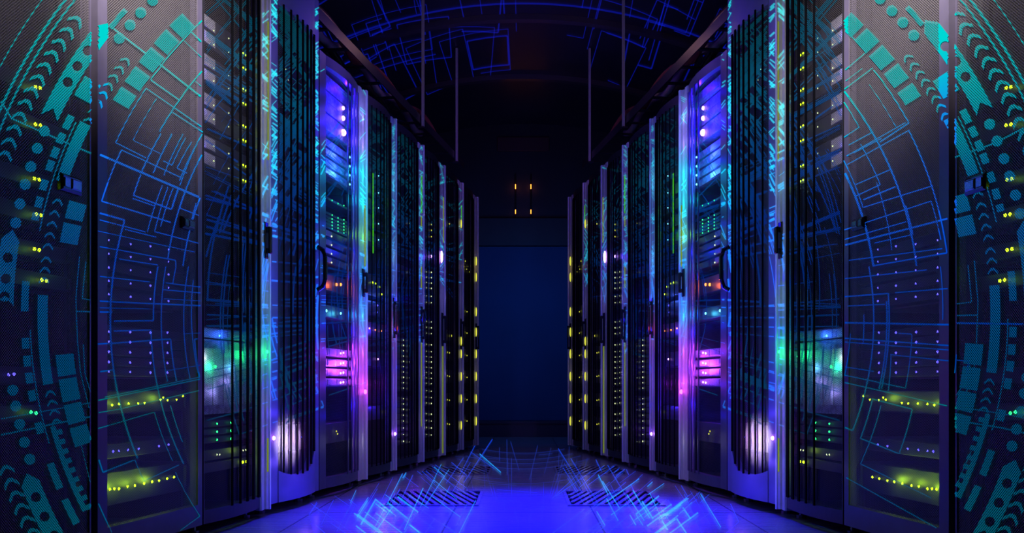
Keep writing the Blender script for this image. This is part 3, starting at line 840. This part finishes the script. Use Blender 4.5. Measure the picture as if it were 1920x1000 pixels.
# fourth rack: lamp on its near stile; an added beam and points wash the sheet
post_lamp(3, 514, 822, 'violet', 0.009, depth=-0.012)
spot_on(545,826,0.18,(232,212,255),18.0,70); spill(557,822,0.05,(225,110,255),0.30); spill(545,868,0.06,(110,80,255),0.25); spill(540,775,0.06,(70,45,255),0.25)
spill(552,922,0.10,(60,35,255),0.12)
for y, e in ((300, .25), (420, .40), (520, .45), (620, .45), (720, .40)): spill(513, y, 0.05, (26, 10, 255), e * 0.2)
# fifth rack: blue stars
for y, e in ((203,2.5),(222,3.5),(249,4.5)): lit(640, y, 0.005, (22,8,255), e * 0.42); spill(640, y, 0.06, (50,25,255), 0.22)
lit(632,140,0.005,(48,12,255),1.2); lit(650,165,0.005,(48,12,255),1.2); lit(640,285,0.005,(40,60,255),2.0); lit(640,325,0.005,(50,110,255),1.6)
lit(632,535,0.012,(255,110,40),0.45); lit(638,588,0.02,(80,220,255),0.15); lit(655,470,0.0,(20,30,255),0.5)
lit(640,690,0.008,(140,50,255),2.4); lit(658,680,0.0,(190,60,255),1.2); lit(650,620,0.0,(30,30,255),0.9); lit(650,760,0.0,(40,20,255),0.8)
spill(679,210,0.09,(150,130,255),0.45); spill(679,265,0.09,(170,120,255),0.40); spill(680,320,0.09,(0,225,255),0.65); spill(680,375,0.09,(0,225,235),0.50)
spill(680,440,0.08,(120,255,30),0.30); spill(680,500,0.09,(0,190,255),0.16); spill(680,590,0.09,(0,170,255),0.5)
spill(679,660,0.09,(235,80,255),0.40); spill(679,715,0.08,(235,80,255),0.40); spill(679,830,0.12,(220,215,215),0.10)
for y, e in ((170,.2),(230,.3),(300,.25),(380,.12),(560,.12),(610,.2),(660,.25),(720,.25),(780,.12)): spill(638, y, 0.06, (22,8,255), e)
for y in (650, 700): spill(664, y, 0.04, (235,70,255), 0.14)
spill(660,230,0.10,(90,40,255),0.30); spill(662,660,0.09,(200,70,255),0.30); spill(663,330,0.10,(20,140,255),0.3)
strip_light(4, 685, 385, 500, 'strip_yg', 0.005, -0.010)
post_lamp(4, 685, 735, 'magenta', 0.012)
spill(690,735,0.05,(255,60,255),0.10)
for y in (450, 540, 640, 740): spill(606, y, 0.05, (22, 8, 255), 0.12)
# sixth rack
strip_light(5, 700, 325, 475, 'strip_green', 0.010, 0.028)
lit(702,360,0.012,(80,255,20),0.30); lit(702,440,0.012,(80,255,20),0.30)
spill(737,615,0.08,(255,70,40),0.12); spill(737,480,0.1,(110,190,255),0.14); spill(737,340,0.1,(80,200,255),0.16); spill(737,720,0.12,(120,90,255),0.14)
spill(716,720,0.06,(190,30,255),0.45); lit(715,560,0.01,(70,110,255),0.6); lit(705,690,0.0,(60,40,255),1.2); lit(712,620,0.0,(50,40,255),0.9); lit(718,760,0.0,(60,30,255),0.8)
spill(712,640,0.08,(50,35,255),0.35)
for x, y, e in ((712,500,.16),(712,560,.25),(712,620,.2),(712,690,.3),(712,750,.2),(768,500,.14),(768,560,.22),(768,620,.24),(768,690,.2),(768,760,.14),(812,520,.10),(812,600,.10)): spill(x, y, 0.06, (22, 8, 255), e)
for x, y, e in ((635,420,.12),(635,480,.14),(660,520,.25),(660,590,.25)): spill(x, y, 0.06, (10, 40, 255), e)
spill(768, 805, 0.05, (120, 30, 255), 0.16)
post_lamp(5, 741, 814, 'violet', 0.010); spill(755,812,0.05,(110,50,255),0.16)
# seventh to tenth
strip_light(6, 791, 640, 800, 'strip_yg', 0.004, -0.010); strip_light(6, 791, 405, 425, 'strip_yg', 0.004, -0.010); strip_light(6, 791, 500, 540, 'strip_yg', 0.004, -0.010)
strip_light(6, 791.5, 330, 400, 'strip_green', 0.003, -0.010); strip_light(8, 866, 385, 412, 'strip_green', 0.003, -0.010)
strip_light(7, 831, 645, 850, 'strip_yg', 0.0045, -0.010); strip_light(7, 832, 370, 455, 'strip_yg', 0.0045, -0.010)
post_lamp(7, 828, 482, 'violet', 0.014, tall=3.0); spill(824,482,0.07,(60,35,255),0.45); spill(810,482,0.06,(60,35,255),0.20)
for y in (420, 640, 664, 706, 748, 798): post_lamp(8, 865, y, 'yellow', 0.0085, tall=4.0)
for y in (490, 520, 585, 623, 664, 706, 748, 790): post_lamp(9, 893, y, 'yellow', 0.009, tall=4.2)
for y in (330, 480, 640, 790): spill(789, y, 0.14, (165, 150, 215), 0.075)
for y in (400, 560, 700, 800): spill(828, y, 0.14, (165, 145, 230), 0.12)
for y in (420, 560, 700): spill(864, y, 0.14, (140, 125, 215), 0.075)
spill(780,620,0.10,(50,40,255),0.35); spill(760,560,0.10,(40,40,255),0.35)
spill(893,500,0.08,(255,220,40),0.06); spill(893,700,0.10,(160,150,120),0.08)

# ------------------------------------------------------------------ the setting
fl = bpy.data.materials.new('dark_floor_tiles'); fl.use_nodes = True
nt = fl.node_tree; b = nt.nodes['Principled BSDF']; b.inputs['Roughness'].default_value = 0.24
tc = nt.nodes.new('ShaderNodeTexCoord'); br = nt.nodes.new('ShaderNodeTexBrick')
br.offset = 0.0; br.inputs['Scale'].default_value = 1.0; br.inputs['Brick Width'].default_value = 0.6; br.inputs['Row Height'].default_value = 0.6
br.inputs['Mortar Size'].default_value = 0.004
br.inputs['Color1'].default_value = (0.20, 0.20, 0.23, 1); br.inputs['Color2'].default_value = (0.22, 0.21, 0.25, 1); br.inputs['Mortar'].default_value = (0.07, 0.07, 0.085, 1)
mo = nt.nodes.new('ShaderNodeMapping'); mo.inputs['Location'].default_value = (0.3, 0.15, 0.0)
nt.links.new(tc.outputs['Object'], mo.inputs['Vector']); nt.links.new(mo.outputs['Vector'], br.inputs['Vector'])
mp = nt.nodes.new('ShaderNodeMapping'); mp.inputs['Scale'].default_value = (2.0, 14.0, 1.0); nt.links.new(tc.outputs['Object'], mp.inputs['Vector'])
nz = nt.nodes.new('ShaderNodeTexNoise'); nz.inputs['Scale'].default_value = 3.0; nz.inputs['Detail'].default_value = 6
nt.links.new(mp.outputs['Vector'], nz.inputs['Vector'])
bp = nt.nodes.new('ShaderNodeBump'); bp.inputs['Strength'].default_value = 0.25; bp.inputs['Distance'].default_value = 0.01
nt.links.new(nz.outputs['Fac'], bp.inputs['Height']); nt.links.new(bp.outputs['Normal'], b.inputs['Normal'])
nt.links.new(br.outputs['Color'], b.inputs['Base Color'])
m = MB(); m.box(-2.6, 2.6, -0.6, 10.4, FLOOR - 0.1, FLOOR)
floor = tag(m.build('floor', fl), kind='structure')

wallm = base_mat('dark_wall_paint', (0.012, 0.012, 0.02), 0.6, 0, 0.2, 3)
ceilm = base_mat('dark_glossy_ceiling', (0.020, 0.018, 0.035), 0.35, 0, 0.25, 2, 0.1)
VR, VZ = 4.0, 3.32
def vz(x): return VZ - VR + math.sqrt(VR * VR - x * x)
xs = [-2.5 + 5.0 * k / 40 for k in range(41)]
m = MB(); m.sweep(xs, lambda u: -0.6, 11.0, vz, lambda u: vz(u) + 0.1)
ceiling = tag(m.build('ceiling', ceilm, smooth=False), kind='structure')
for nm, x0, x1 in (('wall_left', -2.6, -2.5), ('wall_right', 2.5, 2.6)):
    m = MB(); m.box(x0, x1, -0.6, 10.4, FLOOR, 2.6); tag(m.build(nm, wallm), kind='structure')
m = MB(); WB = 10.25
m.sweep(xs, lambda u: WB, 0.15, lambda u: FLOOR, lambda u: vz(u)); tag(m.build('wall_back', wallm), kind='structure')
for k, y in enumerate((8.6, 7.2)):      # shallow ribs across the vault
    m = MB(); m.sweep(xs, lambda u: y, 0.07, lambda u: vz(u) - 0.045, lambda u: vz(u) - 0.001)
    tag(m.build('trim_%d' % (k + 1), base_mat('ceiling_rib', (0.05, 0.04, 0.055), 0.3)), kind='structure')
# plinth, blue door, lintel
m = MB(); m.box(-1.1, 1.1, 9.9, WB - 0.001, FLOOR, 0.115); m.box(-1.1, 1.1, 9.885, 9.9, 0.095, 0.12)
tag(m.build('trim_3', base_mat('dark_plinth', (0.03, 0.025, 0.045), 0.35)), kind='structure')
m = MB(); m.box(-0.95, 0.95, WB - 0.05, WB - 0.002, 0.118, 1.985)
door = tag(m.build('door_1', base_mat('blue_door_panel', (0.010, 0.06, 0.16), 0.7, 0, 0.12, 1.5)), kind='structure')
m = MB(); m.box(-1.0, 1.0, WB - 0.11, WB - 0.002, 1.99, 2.28)
tag(m.build('trim_4', base_mat('grey_lintel', (0.03, 0.028, 0.03), 0.6, 0, 0.1, 6)), kind='structure')
m = MB(); m.bevbox(-0.30, -0.16, WB - 0.125, WB - 0.111, 2.12, 2.18, 0.004)
m.bevbox(0.16, 0.30, WB - 0.125, WB - 0.111, 2.12, 2.18, 0.004)
# warm lamps above the door
for sx in (-1, 1):
    o = empty('wall_lamp', (sx * 0.083, WB - 0.03, 2.30))
    tag(o, 'thin upright wall lamp with two orange glints above the door, %s one' % SIDE[sx], 'lamp', 'wall lamps above the blue door')
    m = MB(); m.tube([(0, 0, 0.0), (0, 0, 0.47)], 0.008, 8); m.build('tube', M['black'], o)
    m = MB(); m.bevbox(-0.014, 0.014, 0.0, 0.029, -0.005, 0.05, 0.003); m.build('bracket', M['black'], o)
    for z, s in ((0.065, 0.012), (0.335, 0.014)):
        m = MB(); m.tube([(0, -0.011, z - 2 * s), (0, -0.013, z), (0, -0.011, z + 1.6 * s)], 0.005, 8); m.build('bulb', M['led_orange'], o)
    light('lamp_glow', 'POINT', (sx * 0.083, WB - 0.08, 2.64), srgb(255, 130, 40), 0.04, 0.01)
m = MB(); m.bevbox(-0.28, 0.28, WB - 0.03, WB - 0.002, 3.02, 3.17, 0.004)
tag(m.build('wall_plate', base_mat('dark_red_plate', (0.07, 0.012, 0.02), 0.5)), 'dim dark red plate high on the end wall', 'plate')

# perforated floor vents
def vent(sx, y0, x0, lab):
    o = empty('floor_vent', (sx * (x0 + 0.22), y0 + 0.29, FLOOR))
    tag(o, lab, 'floor vent', 'slotted floor vents')
    m = MB(); W2, L2, t = 0.22, 0.29, 0.016
    m.box(-W2, W2, -L2, -L2 + t, 0.0005, 0.006); m.box(-W2, W2, L2 - t, L2, 0.0005, 0.006)
    m.box(-W2, -W2 + t, -L2 + t, L2 - t, 0.0005, 0.006); m.box(W2 - t, W2, -L2 + t, L2 - t, 0.0005, 0.006)
    m.build('frame', fl, o)
    m = MB(); m.box(-W2 + t, W2 - t, -L2 + t, L2 - t, 0.0004, 0.0012); m.build('tray', M['slat'], o)
    m = MB(); n = 15; a, bb = L2 - t, W2 - t; sh = 0.15
    for k in range(n):
        xa = -bb - sh + (2 * bb + sh) * (k + 0.3) / n; wd = 0.020
        # clip the slanting bar to the frame
        t0, t1 = max(0.0, (-bb - xa) / sh), min(1.0, (bb - wd - xa) / sh)
        if t1 - t0 < 0.08: continue
        p = [(xa + sh * t0, -a + 2 * a * t0), (xa + wd + sh * t0, -a + 2 * a * t0), (xa + wd + sh * t1, -a + 2 * a * t1), (xa + sh * t1, -a + 2 * a * t1)]
        p = [(max(-bb, min(bb, x)) * sx, y) for x, y in p]
        if sx < 0: p.reverse()
        m.hexa([(*q, 0.0015) for q in p] + [(*q, 0.0055) for q in p])
    m.build('slat', fl, o)
for sx in (-1, 1):
    vent(sx, 4.26, 0.20, 'slotted floor vent nearest the camera on the %s of the aisle' % SIDE[sx])
    vent(sx, 5.75, 0.20, 'slotted floor vent further in on the %s of the aisle' % SIDE[sx])

# lines of the overlaid graphic, added as glowing film on floor and ceiling
def plane_lines(name, parent, segs, hit, mats, seed):
    V, F, K = [], [], []
    for pts, wd, k in segs:
        for (x0, y0), (x1, y1) in zip(pts, pts[1:]):
            L = math.hypot(x1 - x0, y1 - y0)
            if L < 1: continue
            nx, ny = -(y1 - y0) / L * wd / 2, (x1 - x0) / L * wd / 2; n = max(1, int(L / 12))
            for j in range(n):
                a, c = j / n, (j + 1) / n
                q = [(x0 + (x1 - x0) * a + nx, y0 + (y1 - y0) * a + ny), (x0 + (x1 - x0) * c + nx, y0 + (y1 - y0) * c + ny),
                     (x0 + (x1 - x0) * c - nx, y0 + (y1 - y0) * c - ny), (x0 + (x1 - x0) * a - nx, y0 + (y1 - y0) * a - ny)]
                h = [hit(*p) for p in q]
                if any(p is None for p in h): continue
                b_ = len(V); V.extend(h); F.append((b_, b_ + 1, b_ + 2, b_ + 3)); K.append(k)
    return tag(link_mesh(name, V, F, mats, parent, K), kind='stuff')

def rects(rnd, n, c, r0, r1, a0, a1, dr, da):
    out = []
    for _ in range(n):
        r, a = rnd.uniform(r0, r1), rnd.uniform(a0, a1); d, e = rnd.uniform(*dr), rnd.uniform(*da)
        P = lambda rr, t: (c[0] + rr * math.cos(math.radians(t)), c[1] + rr * math.sin(math.radians(t)))
        p = [P(r, a), P(r + d, a)] + [P(r + d, a + e * k / 4) for k in (1, 2, 3, 4)] + [P(r, a + e)] + [P(r, a + e - e * k / 4) for k in (1, 2, 3, 4)]
        out.append(p[:rnd.randint(3, len(p))])
    return out
def floor_hit(x, y):
    d = y - CY
    if d < 8: return None
    Y = (HC - FLOOR) * FPX / d; X = (x - CX) / FPX * Y
    lim = OX - 0.15899 * Y - 0.02
    if Y > 9.85 or abs(X) > (lim if Y < 8.2 else 1.5) or Y < 2.6: return None
    return (X, Y, FLOOR + 0.0072)
def ceil_hit(x, y):
    dx, dz = (x - CX) / FPX, (CY - y) / FPX
    if dz <= 0.05: return None
    lo, hi = 1.0, 30.0
    for _ in range(40):
        k = (lo + hi) / 2; X = dx * k
        if abs(X) >= 2.45 or HC + dz * k > vz(X): hi = k
        else: lo = k
    if lo > WB - 0.05 or abs(dx * lo) > 2.4: return None
    return (dx * lo, lo, vz(dx * lo) - 0.006)
rnd = random.Random(11)
segs = []
def strokes(n, xr, yr, ang, lng, wds, kinds):
    for _ in range(n):
        x, y = rnd.uniform(*xr), rnd.uniform(*yr); a = math.radians(rnd.choice(ang) + rnd.uniform(-2, 2)); L = rnd.uniform(*lng)
        dx, dy = math.cos(a) * L / 2, math.sin(a) * L / 2; wd = rnd.choice(wds); k = rnd.choice(kinds)
        segs.append(([(x - dx, y - dy), (x + dx, y + dy)], wd, k))
for sx in (-1, 1):
    X = lambda x: 981 + sx * (981 - x)
    F_ = lambda *a: [t if sx < 0 else 180 - t for t in a]
    xr = lambda a, b: tuple(sorted((X(a) if sx > 0 else a, X(b) if sx > 0 else b)))
    strokes(80, xr(570, 900), (850, 1000), F_(36, 42, -58, -64), (30, 120), (0.9, 1.2, 1.6), (0, 0, 0, 0, 1))
    strokes(30, xr(660, 780), (945, 1000), F_(38, -58), (20, 70), (1.4, 2.0, 2.8), (1, 1, 0))
    strokes(24, xr(860, 975), (845, 980), F_(88, 75, 5), (20, 90), (1.0, 1.4), (2,))
for r_ in (372, 384, 392, 402, 430): segs.append(([(981 + r_ * math.sin(math.radians(t)), 480 + r_ * math.cos(math.radians(t))) for t in range(-34, 35, 2)], 1.4, 2))
plane_lines('circuit_graphic', floor, segs, floor_hit, [M['film_floor'], M['film_floor_cyan'], M['film_floor_dim']], 1)
segs = [([(981 + 900 * math.sin(math.radians(t)), 905 - 900 * math.cos(math.radians(t))) for t in range(-26, 27)], 3.5, 0)]
segs += [([(981 + 860 * math.sin(math.radians(t)), 945 - 860 * math.cos(math.radians(t))) for t in range(-22, -10)], 2, 0)]
for c, a0, a1 in (((881, 590), 228, 262), ((1081, 590), 278, 312), ((981, 560), 230, 310)):
    for p in rects(rnd, 20, c, 400, 600, a0, a1, (40, 130), (5, 16)): segs.append((p, rnd.choice((1.4, 2, 2.8)), 0))
plane_lines('circuit_graphic', ceiling, segs, ceil_hit, [M['film_ceiling']], 2)

# overhead cable trays, hangers and cables along both rows
metal = base_mat('tray_steel', (0.05, 0.045, 0.055), 0.4, 0.5)
rubber = [base_mat('red_cable', (0.20, 0.05, 0.04), 0.35), base_mat('pale_cable', (0.25, 0.23, 0.25), 0.35), base_mat('black_cable', (0.02, 0.02, 0.022), 0.35)]
for side in (-1, 1):
    sg = 1 if side < 0 else -1; ang = math.atan2(TY, TX if side < 0 else -TX)
    u0, u1 = SPEC[4]['u0'] + 0.05, SPEC[9]['u1']; ZT = 2.36; L = u1 - u0
    o = empty('cable_tray', world(side, u0, 0.12, ZT), ang)
    tag(o, 'overhead cable tray above the %s row of racks' % SIDE[side], 'cable tray', 'overhead cable trays')
    for d in (0.0, 0.28):
        m = MB(sg); m.box(0, L, d, d + 0.006, 0, 0.06); m.build('side_rail', metal, o)
    for k in range(int(L / 0.3)):
        m = MB(sg); m.box(0.1 + 0.3 * k, 0.13 + 0.3 * k, 0.006, 0.28, 0.004, 0.014); m.build('rung', metal, o)
    for k, px in enumerate((594, 820, 880)):
        u = along(px); p = world(side, u, 0.105, 0); top = vz(p.x)
        h_ = empty('hanger_rod', (p.x, p.y, ZT - 0.02), ang)
        tag(h_, '%s steel hanger rod holding the cable tray above the %s row' % (('nearest', 'middle', 'farthest')[k], SIDE[side]), 'hanger', 'cable tray hangers')
        m = MB(sg); m.box(-0.012, 0.012, -0.008, 0.008, 0, top - ZT + 0.01); m.build('rod', M['alu'], h_)
        m = MB(sg); m.box(-0.02, 0.02, -0.010, 0.03, -0.012, 0.0); m.build('foot_clip', metal, h_)
    rr = random.Random(3)
    for k in range(3):
        pts = []
        for j in range(24):
            t = j / 23; uu = 0.05 + (L * 0.75) * t
            pts.append((uu, 0.06 + 0.08 * k + 0.014 * math.sin(5 * t + k * 2), 0.045 + 0.075 * abs(math.sin(9 * t + k))))
        m = MB(sg); m.tube(pts, 0.024, 8); c = m.build('cable', rubber[k], None, True)
        c.location = o.location; c.rotation_euler = (0, 0, ang)
        tag(c, '%s cable lying in the tray above the %s row' % (('thick red', 'thick pale grey', 'thick black')[k], SIDE[side]), 'cable', 'cables in the overhead trays')

# added lights without fixtures: blue aisle and door, pale fronts, ceiling wash, warm cables
for sx in (-1, 1):
    light('aisle_spot', 'SPOT', (sx * 0.05, 1.7, 2.75), (1.0, 0.90, 0.90), 1200, 0.12, (sx * 1.23, 2.90, 2.00), 37, 1.0)
    light('front_spot', 'SPOT', (sx * 0.10, 1.5, 2.2), (1.0, 0.90, 0.88), 105, 0.12, (sx * 1.31, 2.40, 1.70), 34, 1.0)
    light('front_blue', 'SPOT', (sx * 0.2, 2.6, 2.0), (0.14, 0.07, 1.0), 9, 0.10, (sx * 1.15, 3.25, 1.25), 26, 1.0)
    light('floor_blue', 'SPOT', (sx * 0.30, 4.6, 2.6), (0.008, 0.002, 1.0), 1100, 0.08, (sx * 0.55, 3.95, 0), 30, 1.0)
light('floor_blue', 'SPOT', (0, 4.2, 2.75), (0.008, 0.001, 1.0), 2600, 0.08, (0, 4.15, 0), 42, 1.0)
light('aisle_blue', 'AREA', (0, 5.8, 2.7), (0.08, 0.02, 1.0), 5, 0.5, (0, 5.8, 0))
light('end_blue', 'AREA', (0, 8.6, 1.6), (0.01, 0.20, 1.0), 6, 0.5, (0, 10.3, 1.0))
light('ceiling_wash', 'AREA', (0, 7.0, 2.3), (0.30, 0.12, 0.9), 2.4, 0.6, (0, 8.0, 3.3))
for sx in (-1, 1): light('tray_warm', 'POINT', (sx * 0.42, 6.1, 2.72), (1.0, 0.50, 0.42), 1.0, 0.05)
